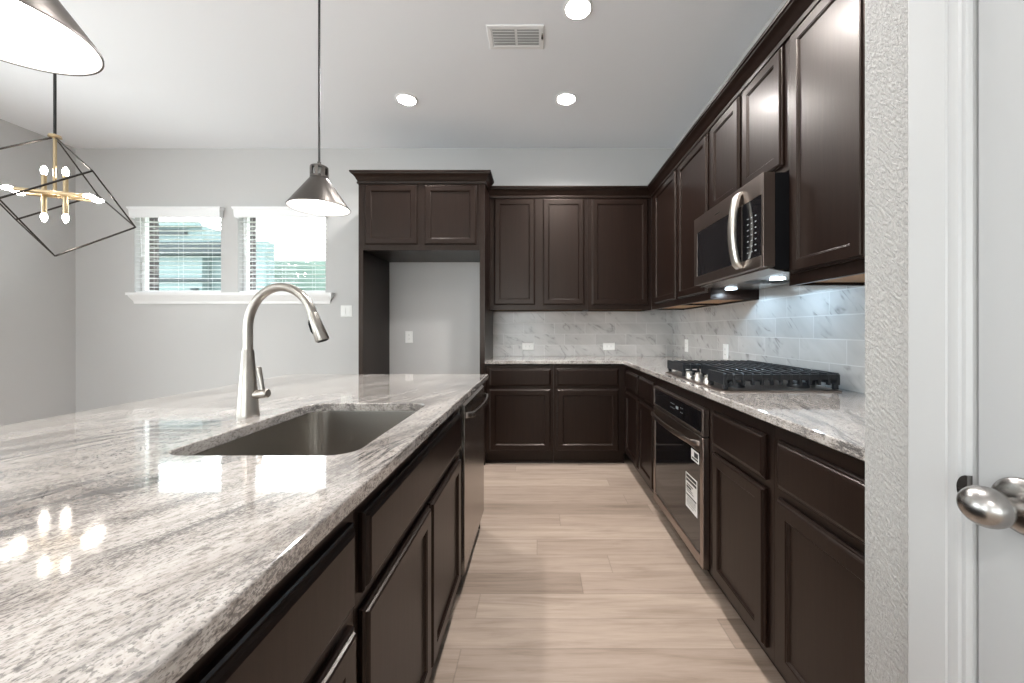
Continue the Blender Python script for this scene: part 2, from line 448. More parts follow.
# pantry door and its casing, in the wall beside the camera
cs = MB()
DY1, DY0 = 0.511, -0.33                     # casing inner edges
prof = [(0, XC-.001), (0, XC-.016), (.004, XC-.0185), (.0555, XC-.0175), (.0570, XC-.0155), (.0620, XC-.0160), (.070, XC-.0155), (.0725, XC-.0130), (.0775, XC-.0130), (.080, XC-.0105), (.0825, XC-.0095), (.0840, XC-.001)]
cs.loft([[Vector((x, DY1+.0840-d, z)) for d, x in prof] for z in (0, 2.53)])
cs.loft([[Vector((x, DY0-.0840+d, z)) for d, x in prof] for z in (0, 2.53)])
cs.box(XC-.018, XC-.001, DY0-.0840, DY1+.0840, 2.53, 2.62)
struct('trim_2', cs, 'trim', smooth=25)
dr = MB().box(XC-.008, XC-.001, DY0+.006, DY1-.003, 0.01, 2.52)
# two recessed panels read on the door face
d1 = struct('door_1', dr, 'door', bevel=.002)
kn = (XC-.008, .458, .975)
rs = link_mesh('rosette', MB().lathe(kn, [(.033, 0), (.033, .004), (.031, .007), (.022, .0105), (.012, .012)], axis=(-1, 0, 0), n=40), 'knobsteel', d1, smooth=40)
kb = MB().lathe(kn, [(.0105, .010), (.0095, .016), (.0095, .022), (.012, .026)], axis=(-1, 0, 0), n=32)
prof = []
for i in range(17):
    t = pi*i/16; prof.append((max(.0008, .0255*sin(t))*(1.0), .047-.0215*cos(t)))
lo = []
for r_, h_ in prof:
    lo.append([Vector((kn[0]-h_, kn[1]+cos(2*pi*j/36)*r_*1.0, kn[2]+sin(2*pi*j/36)*r_*0.92)) for j in range(36)])
kb.loft(lo)
link_mesh('door_knob', kb, 'knobsteel', d1, smooth=50)
# strike lip on the jamb
sp = MB(); lp = []
for X in (XC-.0095, XC-.0165):
    l = [Vector((X, .5125, .991)), Vector((X, .5125, .953))]
    for j in range(1, 12):
        a = -pi/2+pi*j/12; l.append(Vector((X, .5125+.0135*cos(a), .972+.019*sin(a))))
    lp.append(l)
sp.loft(lp)
st = link_mesh('strike_plate', sp, 'knobsteel', bpy.data.objects['trim_2'], smooth=30)

# ------------------------------------------------------------------ blinds
def blind(a, b, label):
    t = thing('window_blind', label, 'blind', ((a+b)/2, YB, WZ0), 'white slatted blinds in the two windows')
    m = MB(); y = YB-.045
    m.sweep([(a-.0, YB-.002), (a-.0, y), (b+.02, y), (b+.02, YB-.002)], [(-.008, 2.325), (0, 2.325), (.004, 2.335), (.008, 2.40), (.018, 2.415), (.02, 2.43), (-.008, 2.43)])
    link_mesh('valance', m, 'slat', t)
    m = MB(); z = 2.30; zs = []
    while z > WZ0+.045:
        zs.append(z); tl = R(3)
        y0, y1 = YB+.012, YB+.062
        dz = sin(tl)*.025
        vs = []
        for yy, zz in ((y0, z-dz), ((y0+y1)/2, z+.003), (y1, z+dz)):
            vs.append((yy, zz))
        loop = vs+[(p[0], p[1]-.0028) for p in reversed(vs)]
        m.loft([[Vector((xx, p[0], p[1])) for p in loop] for xx in (a+.006, b-.006)])
        z -= .0450
    link_mesh('slats', m, 'slat', t)
    link_mesh('bottom_rail', MB().box(a+.006, b-.006, YB+.01, YB+.064, WZ0+.003, WZ0+.022), 'slat', t, bevel=.003)
    for xx in (a+.14, (a+b)/2, b-.14):
        m = MB()
        for yy in (YB+.010, YB+.064): m.rod((xx, yy, WZ0+.02), (xx, yy, 2.34), .0009, 6)
        link_mesh('ladder_cord', m, 'cord', t)
    link_mesh('tilt_wand', MB().rod((a+.065, YB-.005, 2.34), (a+.078, YB-.005, 1.93), .0035, 8), 'slat', t)
    return t
blind(WIN[0][0], WIN[0][1], 'white slatted blind in the left window, farther from the cabinets')
blind(WIN[1][0], WIN[1][1], 'white slatted blind in the right window, behind the faucet')

# ------------------------------------------------------------------ outdoors
g = struct('ground', MB().box(-16, 4, YB+.3, 16, -.3, -.05), 'lawn')
h = thing('neighbor_house', 'pale teal sided house seen through the blinds of the left window', 'house', (-9, 8, -.05))
link_mesh('wall', MB().box(-13, -6.9, 8, 8.9, -.05, 3.32), 'teal', h)
link_mesh('side_wing', MB().box(-6.9, -5.72, 8.2, 8.45, -.05, 3.05), 'teal', h)
link_mesh('eave', MB().box(-13.3, -6.9, 7.85, 8, 3.28, 3.36), 'teal', h)
link_mesh('porch_roof', MB().box(-13, -6.2, 7.85, 8.0, 2.70, 2.95), 'roof', h)
link_mesh('skirt_band', MB().box(-13, -6.2, 7.95, 8.0, 2.17, 2.24), 'roof', h)
link_mesh('window', MB().box(-7.1, -6.97, 7.95, 8.0, 1.92, 2.03), 'roof', h)
link_mesh('window', MB().box(-8.0, -7.2, 7.93, 8.0, 3.12, 3.22), 'roof', h)
f = MB().box(-9, 2, 9.5, 9.56, -.05, 2.88)
tag(link_mesh('board_fence', f, 'sage'), 'sage green board fence seen through the right window', 'fence')

# ------------------------------------------------------------------ cabinet pieces
DOOR = [(0, 0), (0, .0085), (.0035, .011), (.0065, .0115), (.0085, .0165), (.012, .019), (.050, .019), (.0525, .0165), (.0545, .0165), (.060, .0095)]
DRAW = [(0, 0), (0, .0085), (.0035, .011), (.0065, .0115), (.0105, .0165), (.017, .019)]
def face_panel(name, parent, face, plane, a0, a1, z0, z1, prof, m_='cab', **kw):
    w_, h_ = a1-a0, z1-z0
    if face == '-y': o, u, nn = (a0, plane, z0), (1, 0, 0), (0, -1, 0)
    elif face == '-x': o, u, nn = (plane, a1, z0), (0, -1, 0), (-1, 0, 0)
    else: o, u, nn = (plane, a0, z0), (0, 1, 0), (1, 0, 0)
    return link_mesh(name, MB().panel(o, u, (0, 0, 1), nn, w_, h_, prof), m_, parent, **kw)
def carcass(x0, x1, y0, y1, z0, z1, face, t=.018, ft=.02, opening=None, raw_bottom=False):
    """hollow box; solid front frame on the given face"""
    m = MB()
    if face in ('-x', '+x'):
        m.box(x0, x1, y0, y0+t, z0, z1); m.box(x0, x1, y1-t, y1, z0, z1)
        fx = (x0, x0+ft) if face == '-x' else (x1-ft, x1)
        bx = (x1-.008, x1) if face == '-x' else (x0, x0+.008)
        m.box(fx[0], fx[1], y0+t, y1-t, z0, z1); m.box(bx[0], bx[1], y0+t, y1-t, z0, z1)
        ix = (fx[1], bx[0]) if face == '-x' else (bx[1], fx[0])
        m.box(ix[0], ix[1], y0+t, y1-t, z0+(.012 if raw_bottom else 0), z0+.03, 1 if raw_bottom else 0)
    else:
        m.box(x0, x0+t, y0, y1, z0, z1); m.box(x1-t, x1, y0, y1, z0, z1)
        m.box(x0+t, x1-t, y0, y0+ft, z0, z1); m.box(x0+t, x1-t, y1-.008, y1, z0, z1)
        m.box(x0+t, x1-t, y0+ft, y1-.008, z0+(.012 if raw_bottom else 0), z0+.03, 1 if raw_bottom else 0)
    return m
CABM = ['cab', 'cab_raw']

# ---- island -------------------------------------------------------
IF = -0.345                                  # island frame face
IB = -0.935
def island_unit(label, y0, y1, fronts, name='island_cabinet', group='cabinets along the island'):
    t = thing(name, label, 'cabinet', ((IF+IB)/2, (y0+y1)/2, 0), group)
    link_mesh('body', carcass(IB, IF, y0, y1, .10, .872, '+x'), 'cab', t)
    link_mesh('toe_kick', MB().box(IB, IF-.06, y0, y1, 0, .0995), 'cab', t)
    for kind, a0, a1, z0, z1 in fronts:
        face_panel('door' if kind == 'door' else 'drawer_front', t, '+x', IF, a0, a1, z0, z1, DOOR if kind == 'door' else DRAW)
    return t
island_unit('dark island cabinet nearest the camera with a wide top drawer', .05, .727, [('drawer', .07, .709, .680, .833), ('door', .07, .709, .125, .646)])
island_unit('dark island sink cabinet with a long false drawer over two doors', .728, 1.700, [('drawer', .746, 1.650, .680, .833), ('door', .746, 1.197, .125, .646), ('door', 1.206, 1.650, .125, .646)])
tag(link_mesh('island_back_panel', MB().box(IB-.02, IB-.0005, .05, 2.338, 0, .872), 'cab'), 'dark panel closing the seating side of the island', 'panel')
tag(link_mesh('island_end_panel', MB().box(IB, IF-.004, 2.318, 2.338, 0, .872), 'cab'), 'dark end panel of the island beyond the dishwasher', 'panel')

# dishwasher
DW0, DW1 = 1.712, 2.312
t = thing('dishwasher', 'stainless dishwasher in the far end of the island', 'dishwasher', (-.63, (DW0+DW1)/2, 0))
link_mesh('body', MB().box(-.92, -.36, DW0+.004, DW1-.004, .02, .862), 'black', t)
m = MB(); lo = []
for y in (DW0, DW1):
    lo.append([Vector(p) for p in ((-.359, y, .105), (-.330, y, .105), (-.324, y, .112), (-.324, y, .80), (-.324, y, .846), (-.334, y, .858), (-.359, y, .858))])
m.loft(lo); link_mesh('door', m, 'steel', t, bevel=.0015)
link_mesh('kick_plate', MB().box(-.40, -.385, DW0+.004, DW1-.004, .0, .1), 'black', t)
def bow_handle(p0, p1, out, bulge, hw, th, parent, m_, standoff=.03, n=20, name='handle'):
    """flat bar bowed outwards between two posts"""
    p0, p1, out = Vector(p0), Vector(p1), Vector(out); d = (p1-p0).normalized(); up = out.cross(d).normalized()
    lo = []
    for i in range(n+1):
        s_ = i/n; c = p0.lerp(p1, s_)+out*(bulge*(1-(2*s_-1)**2)+standoff*min(1, min(s_, 1-s_)/.035*1.0))
        l = []
        for j in range(12):
            a = 2*pi*j/12; l.append(c+up*(hw*abs(cos(a))**.6*(1 if cos(a) > 0 else -1))+out*(th*abs(sin(a))**.6*(1 if sin(a) > 0 else -1)))
        lo.append(l)
    return link_mesh(name, MB().loft(lo), m_, parent, smooth=50)
bow_handle((-.326, DW0+.03, .80), (-.326, DW1-.03, .80), (1, 0, 0), .022, .014, .006, t, 'steel', .026)

# granite slabs
def rounded(x0, x1, y0, y1, r, n=8):
    pts = []
    for cx, cy, a0 in ((x1-r, y1-r, 0), (x0+r, y1-r, pi/2), (x0+r, y0+r, pi), (x1-r, y0+r, 3*pi/2)):
        for i in range(n+1):
            a = a0+pi/2*i/n; pts.append((cx+r*cos(a), cy+r*sin(a)))
    return pts
def slab(name, outer, hole, z0, z1, label, cat='countertop', bevel=.004):
    bm = bmesh.new(); es = []
    for loop in ([outer] + ([hole] if hole else [])):
        vs = [bm.verts.new((a, b, z1)) for a, b in loop]
        es += [bm.edges.new((vs[i], vs[(i+1) % len(vs)])) for i in range(len(vs))]
    bmesh.ops.triangle_fill(bm, edges=es, use_beauty=True)
    r = bmesh.ops.extrude_face_region(bm, geom=bm.faces[:])
    bmesh.ops.translate(bm, verts=[v for v in r['geom'] if isinstance(v, bmesh.types.BMVert)], vec=(0, 0, z0-z1))
    bmesh.ops.recalc_face_normals(bm, faces=bm.faces)
    me = bpy.data.meshes.new(name); bm.to_mesh(me); bm.free(); me.materials.append(M['granite'])
    o = bpy.data.objects.new(name, me); C.objects.link(o)
    b = o.modifiers.new('bevel', 'BEVEL'); b.width = bevel; b.segments = 3; b.limit_method = 'ANGLE'; b.angle_limit = R(50)
    return tag(o, label, cat)
SX0, SX1, SY0, SY1 = -.822, -.402, .838, 1.428
slab('island_countertop', [(-1.506, .02), (-.305, .02), (-.305, 2.363), (-1.506, 2.363)], rounded(SX0, SX1, SY0, SY1, .055), .884, .914, 'large speckled white granite slab on top of the island')

# sink
t = thing('kitchen_sink', 'undermount stainless sink set in the granite island', 'sink', ((SX0+SX1)/2, (SY0+SY1)/2, .66))
m = MB(); lo = []
e = .008
for ins, z, r in ((-e-.02, .8825, .07), (-e, .8825, .065), (-e, .878, .065), (-e+.004, .70, .06), (-e+.012, .672, .06), (-e+.03, .662, .055), (.15, .658, .03)):
    lo.append([Vector((a, b, z)) for a, b in rounded(SX0+ins, SX1-ins, SY0+ins, SY1-ins, r)])
m.loft(lo, False, True)
o = link_mesh('basin', m, 'sinksteel', t, smooth=45)
sm = o.modifiers.new('shell', 'SOLIDIFY'); sm.thickness = .0015; sm.offset = 1
link_mesh('drain', MB().lathe(((SX0+SX1)/2, (SY0+SY1)/2, .6595), [(.045, 0), (.045, .003), (.036, .004), (.034, .001), (.004, .0005)], n=28), 'chrome', t, smooth=40)

# faucet
FX, FY = -.905, 1.215
t = thing('kitchen_faucet', 'brushed nickel pull-down gooseneck faucet behind the sink', 'faucet', (FX, FY, .914))
link_mesh('base', MB().lathe((FX, FY, .914), [(.0310, 0), (.0310, .003), (.0300, .004), (.0160, .204), (.0148, .207)], n=40), 'nickel', t, smooth=40)
pts = []; R0 = .104; R1 = .130
cx = FX+R0; cz = 1.316-R1
pts.append(Vector((FX, FY, 1.121))); pts.append(Vector((FX, FY, 1.16))); pts.append(Vector((FX, FY, cz-.008)))
for i in range(25):
    a = pi-(pi-R(22))*i/24; pts.append(Vector((cx+R0*cos(a), FY, cz+R1*sin(a))))
link_mesh('gooseneck', MB().tube(pts, .0134, 24, up=(0, 1, 0)), 'nickel', t, smooth=60)
d = (pts[-1]-pts[-2]).normalized(); e0 = pts[-1]
m = MB().tube([e0, e0+d*.003, e0+d*.04, e0+d*.088, e0+d*.092], [.0136, .0146, .0165, .0205, .0190], 28, up=(0, 1, 0))
sh = link_mesh('spray_head', m, 'nickel', t, smooth=50)
nrm = Vector((-d.z, 0, d.x))*-1
if nrm.x > 0: nrm = -nrm
link_mesh('spray_button', MB().tube([e0+d*.018+nrm*.0160, e0+d*.03+nrm*.0185, e0+d*.052+nrm*.0195, e0+d*.062+nrm*.018], [.004, .0055, .0055, .004], 12), 'black', sh, smooth=60)
link_mesh('spray_face', MB().tube([e0+d*.0922, e0+d*.0935], [.016, .015], 24), 'black', sh)
# side lever
hb = Vector((FX+.015, FY, .980)); 
link_mesh('lever_hub', MB().tube([hb, hb+Vector((.036, 0, .004)), hb+Vector((.038, 0, .0042)), hb+Vector((.046, 0, .005)), hb+Vector((.048, 0, .0052))], [.0135, .0140, .0126, .0140, .0125], 24), 'nickel', t, smooth=45)
l0 = hb+Vector((.031, 0, .008))
link_mesh('lever', MB().tube([l0, l0+Vector((-.004, 0, .03)), l0+Vector((-.013, 0, .076)), l0+Vector((-.0134, 0, .078))], [.0066, .0064, .0080, .0068], 16), 'nickel', t, smooth=45)

# ---- back wall base run -------------------------------------------
BF = 3.415
RF = .765
RK = .83
def back_base(label, x0, x1, fronts):
    t = thing('base_cabinet', label, 'cabinet', ((x0+x1)/2, (BF+YB)/2, 0), 'base cabinets under the wall counters')
    link_mesh('body', carcass(x0, x1, BF, YB-.003, .10, .884-.012, '-y'), 'cab', t)
    link_mesh('toe_kick', MB().box(x0, x1, BF+.06, YB-.003, 0, .0995).sweep([(x0, BF+.0598), (x1, BF+.0598)], [(0, 0), (.014, 0), (.012, .010), (.005, .017), (0, .019)]), 'cab', t)
    for kind, a0, a1, z0, z1 in fronts:
        face_panel('door' if kind == 'door' else 'drawer_front', t, '-y', BF, a0, a1, z0, z1, DOOR if kind == 'door' else DRAW)
    return t
back_base('dark base cabinet on the back wall beside the fridge recess', -.467, .1315, [('drawer', -.430, .107, .692, .842), ('door', -.430, .107, .125, .664)])
back_base('dark base cabinet on the back wall next to the inside corner', .1325, RF-.001, [('drawer', .160, .700, .692, .842), ('door', .160, .700, .125, .664)])
def right_base(label, y0, y1, fronts):
    t = thing('base_cabinet', label, 'cabinet', ((RF+XR)/2, (y0+y1)/2, 0), 'base cabinets under the wall counters')
    link_mesh('body', carcass(RF, XR-.003, y0, y1, .10, .884-.012, '-x'), 'cab', t)
    link_mesh('toe_kick', MB().box(RK, XR-.003, y0, y1, 0, .0995), 'cab', t)
    for kind, a0, a1, z0, z1 in fronts:
        face_panel('door' if kind == 'door' else 'drawer_front', t, '-x', RF, a0, a1, z0, z1, DOOR if kind == 'door' else DRAW)
    return t
right_base('narrow dark base cabinet right in the inside corner of the counters', 2.9405, 3.413, [('drawer', 2.960, 3.365, .684, .834), ('door', 2.960, 3.365, .125, .655)])
right_base('narrow dark base cabinet on the far side of the wall oven', 2.5355, 2.9395, [('drawer', 2.562, 2.918, .684, .834), ('door', 2.562, 2.918, .125, .655)])
right_base('dark base cabinet with drawer and door on the near side of the oven', 1.2645, 1.7145, [('drawer', 1.298, 1.684, .684, .834), ('door', 1.298, 1.684, .125, .655)])
right_base('dark base cabinet nearest the camera against the textured wall corner', .7, 1.2635, [('drawer', .80, 1.232, .684, .834), ('door', .80, 1.232, .125, .655)])
# oven housing
t = thing('oven_cabinet', 'dark cabinet frame that houses the built-in oven', 'cabinet', ((RF+XR)/2, 2.125, 0))
y0, y1 = 1.7155, 2.5345
m = MB().box(RF, XR-.003, y0, y0+.018, .1, .872).box(RF, XR-.003, y1-.018, y1, .1, .872)
m.box(RF, RF+.02, y0+.018, 1.752, .1, .872).box(RF, RF+.02, 2.488, y1-.018, .1, .872).box(RF, RF+.02, 1.752, 2.488, .824, .872)
m.box(XR-.012, XR-.003, y0+.018, y1-.018, .1, .872)
m.box(RF+.0, XR-.012, y0+.018, y1-.018, .10, .112)
link_mesh('body', m, 'cab', t); link_mesh('toe_kick', MB().box(RK, XR-.003, y0, y1, 0, .0995), 'cab', t)
slab('wall_countertop', [(-.467, YB-.002), (-.467, 3.384), (.736, 3.384), (.736, YC+.002), (XR-.002, YC+.002), (XR-.002, YB-.002)], None, .884, .914, 'speckled white granite counter turning the corner along the back and right walls')

# backsplash
tag(link_mesh('tile_backsplash', MB().box(-.466, XR-.009, YB-.009, YB-.0005, .9145, 1.367), 'tile_back'), 'veined marble tile backsplash on the back wall', 'backsplash')
tag(link_mesh('tile_backsplash', MB().box(XR-.009, XR-.0005, YC+.003, YB-.0005, .9145, 1.3695).box(XR-.009, XR-.0005, 1.670, 2.430, 1.3695, 1.44), 'tile_right'), 'veined marble tile backsplash behind the cooktop on the right wall', 'backsplash')

# ---- oven ---------------------------------------------------------
OX = .735; OY0, OY1 = 1.745, 2.495
t = thing('built_in_oven', 'stainless built-in oven with a black glass door under the cooktop', 'oven', (1.05, 2.12, .1))
link_mesh('body', MB().box(RF+.025, 1.33, 1.77, 2.47, .12, .82), 'black', t)
def frame_ring(mb, X0, X1, y0, y1, z0, z1, bl, br, bt, bb, mi=0):
    mb.box(X0, X1, y0, y0+bl, z0, z1, mi); mb.box(X0, X1, y1-br, y1, z0, z1, mi)
    mb.box(X0, X1, y0+bl, y1-br, z0, z0+bb, mi); mb.box(X0, X1, y0+bl, y1-br, z1-bt, z1, mi); return mb
cp = link_mesh('control_panel', frame_ring(MB(), OX, RF-.001, OY0, OY1, .704, .826, .018, .018, .014, .012), 'slate', t, bevel=.002)
m = MB().box(OX+.003, RF-.002, OY0+.018, OY1-.018, .716, .812)
for i, yy in enumerate((2.02, 2.00, 2.12, 2.14, 2.165)):
    for zz in (.752, .775): m.box(OX+.0024, OX+.003, yy, yy+.008, zz, zz+.004, 1)
m.box(OX+.0024, OX+.003, 2.06, 2.095, .76, .775, 1)
link_mesh('panel_glass', m, ['glassblack', 'white_ink'], cp)
od = link_mesh('oven_door', frame_ring(MB(), OX, RF-.001, OY0, OY1, .108, .697, .032, .032, .075, .048), 'slate', t, bevel=.003)
link_mesh('door_glass', MB().box(OX+.004, RF-.002, OY0+.032, OY1-.032, .156, .622), 'glassblack', od)
bow_handle((OX, OY0+.035, .663), (OX, OY1-.035, .663), (-1, 0, 0), .022, .013, .006, od, 'slate', .026)
def sticker(name, y0, y1, z0, z1, rows, label):
    o = link_mesh(name, MB().box(OX+.0030, OX+.004, y0, y1, z0, z1), 'paper', od)
    m = MB(); hh = z1-z0
    for a, b, c, d_ in rows: m.box(OX+.0025, OX+.003, y0+(y1-y0)*a, y0+(y1-y0)*b, z1-hh*d_, z1-hh*c)
    link_mesh('print', m, 'ink', o); o['label'] = label
rows = [(.06, .94, .04, .12), (.06, .94, .16, .23), (.35, .9, .30, .33), (.5, .92, .36, .42), (.4, .92, .45, .47), (.3, .9, .50, .52), (.06, .94, .60, .64), (.1, .9, .68, .69), (.1, .85, .72, .73), (.1, .9, .76, .77), (.2, .9, .80, .81), (.1, .9, .84, .85), (.3, .9, .9, .91)]
sticker('energy_sticker', 1.815, 1.955, .305, .475, rows, 'large white printed sticker')
sticker('small_sticker', 1.795, 1.885, .560, .612, [(.1, .6, .15, .6), (.1, .9, .7, .85)], 'small white sticker')

# ---- cooktop ------------------------------------------------------
KX0, KX1, KY0, KY1 = .785, 1.315, 1.675, 2.440
t = thing('gas_cooktop', 'gas cooktop with black cast iron grates on the right counter', 'cooktop', (1.05, 2.06, .914))
link_mesh('cooktop_tray', MB().loft([[Vector((a, b, z)) for a, b in rounded(KX0+i_, KX1-i_, KY0+i_, KY1-i_, .02, 4)] for i_, z in ((0, .9145), (0, .919), (.006, .922), (.02, .9235))]), 'slate', t, smooth=30)
zt = .995
def grate(x0, x1, y0, y1):
    m = MB(); bw = .0075; n_ = 5
    m.box(x0, x0+.014, y0, y1, zt-.050, zt-.004); m.box(x1-.014, x1, y0, y1, zt-.050, zt-.004)
    m.box(x0+.014, x1-.014, y0, y0+.012, zt-.030, zt-.006); m.box(x0+.014, x1-.014, y1-.012, y1, zt-.030, zt-.006)
    nx = int(round((x1-x0)/.043)); 
    for i in range(nx+1):
        xx = x0+.004+(x1-x0-.008)*i/nx
        prof = [(y0-.002, zt-.052), (y0-.002, zt-.008), (y0+.008, zt), (y1-.008, zt), (y1+.002, zt-.008), (y1+.002, zt-.052), (y1-.014, zt-.052), (y1-.016, zt-.013), (y0+.016, zt-.013), (y0+.014, zt-.052)]
        m.loft([[Vector((xx+s_*bw*.75, a, b)) for a, b in prof] for s_ in (-1, 1)])
    ym = (y0+y1)/2
    m.box(x0+.014, x1-.014, ym-.006, ym+.006, zt-.022, zt-.008)
    for xx in (x0+.002, x1-.020):
        for yy in (y0+.002, y1-.020): m.box(xx, xx+.018, yy, yy+.018, .9237, zt-.045)
    return m
w3 = (KY1-KY0-.03)/3
gy = [(KY0+.013, 1.850), (1.856, 2.158), (2.164, KY1-.013)]
for i, (a, b) in enumerate(gy):
    x0 = KX0+.018 if i != 1 else KX0+.115
    link_mesh('grate', grate(x0, KX1-.012, a, b), 'castiron', t, bevel=.0012)
for (x, y, r) in ((.90, gy[0][0]+.085, .035), (1.18, gy[0][0]+.085, .045), (1.10, (gy[1][0]+gy[1][1])/2, .055), (.90, gy[2][0]+.12, .045), (1.18, gy[2][0]+.12, .035)):
    link_mesh('burner', MB().lathe((x, y, .9235), [(r, 0), (r, .008), (r*.9, .014), (r*.85, .015), (r*.8, .021), (r*.3, .023)], n=24), 'castiron', t, smooth=40)
for i in range(5):
    y = gy[1][0]+.034+i*.058
    x = KX0+.034+(.026 if i % 2 else 0)
    link_mesh('control_knob', MB().lathe((x, y, .9235), [(.020, 0), (.020, .005), (.0165, .007), (.0155, .026), (.0135, .029)], n=24).box(x-.0145, x+.0145, y-.003, y+.003, .9505, .956), 'chrome', t, smooth=40)

# ---- upper cabinets -----------------------------------------------
UB = 3.70; UR = 1.073
def upper(name, label, x0, x1, y0, y1, z0, z1, face, plane, doors, dz0=1.418, dz1=2.422, group='upper cabinets with dark shaker doors'):
    t = thing(name, label, 'cabinet', ((x0+x1)/2, (y0+y1)/2, z0), group)
    link_mesh('body', carcass(x0, x1, y0, y1, z0, z1, face, raw_bottom=True), CABM, t)
    for a0, a1 in doors: face_panel('door', t, face, plane, a0, a1, dz0, dz1, DOOR)
    return t
UT = 2.445
upper('upper_cabinet', 'dark upper cabinet with two narrow doors beside the fridge cabinet', -.4665, .4635, UB, YB-.003, 1.371, UT, '-y', UB, [(-.42, -.033), (.042, .434)])
upper('upper_cabinet', 'dark upper cabinet with one wide door on the back wall near the corner', .4645, UR-.001, UB, YB-.003, 1.371, UT, '-y', UB, [(.505, 1.038)])
upper('upper_cabinet', 'narrow dark upper cabinet on the right wall, tucked in the corner', UR, XR-.003, 2.9955, 3.698, 1.371, UT, '-x', UR, [(3.015, 3.560)])
upper('upper_cabinet', 'dark upper cabinet on the far side of the microwave', UR, XR-.003, 2.4325, 2.9945, 1.371, UT, '-x', UR, [(2.455, 2.972)])
upper('upper_cabinet', 'short dark two-door cabinet above the microwave', UR, XR-.003, 1.6695, 2.4315, 1.868, UT, '-x', UR, [(1.700, 2.030), (2.064, 2.400)], dz0=1.900)
upper('upper_cabinet', 'tall dark upper cabinet on the near side of the microwave', UR, XR-.003, 1.245, 1.6685, 1.371, UT, '-x', UR, [(1.270, 1.645)])
CR = [(0, 2.430), (.010, 2.430), (.012, 2.442), (.007, 2.445), (.007, 2.455), (.014, 2.462), (.020, 2.478), (.033, 2.495), (.046, 2.505), (.048, 2.512), (.055, 2.514), (.056, 2.528), (0, 2.528)]
CR = [(a+.0005, b) for a, b in CR]
tag(link_mesh('crown_molding', MB().sweep([(-.4665, UB), (UR, UB), (UR, 1.245), (XR-.002, 1.245)], CR), 'cab', smooth=35), 'dark crown molding along the tops of the wall cabinets', 'molding')

# fridge surround
t = thing('fridge_cabinet', 'tall dark fridge surround with a two-door cabinet over the empty recess', 'cabinet', (-1.02, 3.7, 0))
FF = 3.404
link_mesh('side_panel', MB().box(-1.571, -1.531, FF, YB-.003, 0, 2.49), 'cab', t)
link_mesh('side_panel', MB().box(-.513, -.4675, FF, YB-.003, 0, 2.49), 'cab', t)
link_mesh('body', carcass(-1.5305, -.5135, FF, YB-.003, 1.876, 2.49, '-y'), 'cab', t)
for a, b in ((-1.510, -1.056), (-.992, -.541)): face_panel('door', t, '-y', FF, a, b, 1.924, 2.443, DOOR)
CF = [(a, b+.027) for a, b in CR]
link_mesh('crown', MB().sweep([(-1.571, YB-.003), (-1.571, FF), (-.467, FF), (-.467, 3.62)][::1], [(o_, z_) for o_, z_ in CF]), 'cab', t, smooth=35)

# ---- microwave ----------------------------------------------------
MX = .967; MY0, MY1 = 1.678, 2.424; MZ0, MZ1 = 1.456, 1.862
t = thing('microwave_oven', 'stainless over-the-range microwave with a curved pale handle', 'microwave', (1.18, 2.05, MZ0))
link_mesh('body', MB().box(MX+.052, XR-.012, MY0+.004, MY1-.004, MZ0-.012, MZ1), 'black', t, bevel=.002)
DYs = 1.855                                   # split between door and controls
fr = MB().box(MX, MX+.051, MY0, MY0+.016, MZ0, MZ1)
fr.box(MX, MX+.051, MY0+.016, DYs-.001, MZ0, MZ0+.05).box(MX, MX+.051, MY0+.016, DYs-.001, MZ1-.09, MZ1)
link_mesh('control_frame', fr, 'slate', t, bevel=.0015)
m = MB().box(MX+.002, MX+.050, MY0+.016, DYs-.001, MZ0+.05, MZ1-.09)
for r_ in range(7):
    for c_ in range(3):
        y = 1.735+c_*.032; z = 1.535+r_*.026
        m.box(MX+.0012, MX+.002, y, y+.011, z, z+.0045, 1)
cg = link_mesh('control_panel', m, ['glassblack', 'white_ink'], t)
dd = link_mesh('microwave_door', frame_ring(MB(), MX, MX+.051, DYs+.001, MY1, MZ0, MZ1, .001, .045, .09, .05), 'slate', t, bevel=.0015)
link_mesh('door_glass', MB().box(MX+.002, MX+.050, DYs+.002, MY1-.045, MZ0+.05, MZ1-.09), 'glassblack', dd)
bow_handle((MX, DYs+.018, MZ0+.02), (MX, DYs+.018, MZ1-.025), (-1, 0, 0), .026, .026, .014, dd, 'chrome', .012)
link_mesh('name_badge', MB().box(MX-.0006, MX, 2.08, 2.14, 1.808, 1.814), 'knobsteel', dd)
# sloped underside with two cool cooktop lamps
us = MB().loft([[Vector(p) for p in ((MX+.03, y, MZ0-.0005), (XR-.03, y, MZ0-.0125), (XR-.03, y, MZ0-.028), (MX+.10, y, MZ0-.022), (MX+.03, y, MZ0-.008))] for y in (MY0+.01, MY1-.01)])
ub = link_mesh('underside_panel', us, 'steel', t)
m = MB()
for y0_ in (1.89,):
    for i in range(9): m.box(1.09+i*.024, 1.10+i*.024, y0_+.07, y0_+.18, MZ0-.029, MZ0-.0265)
link_mesh('filter_slots', m, 'slot', ub)
for y in (1.90, 2.36):
    link_mesh('lamp_lens', MB().box(1.14, 1.19, y-.022, y+.022, MZ0-.0300, MZ0-.0265), 'hoodled', ub)
    light('cooktop_lamp', 'SPOT', (1.165, y, MZ0-.034), 1.7, (0.55, 0.79, 1.0), spot_size=R(165), spot_blend=.15, shadow_soft_size=.012)

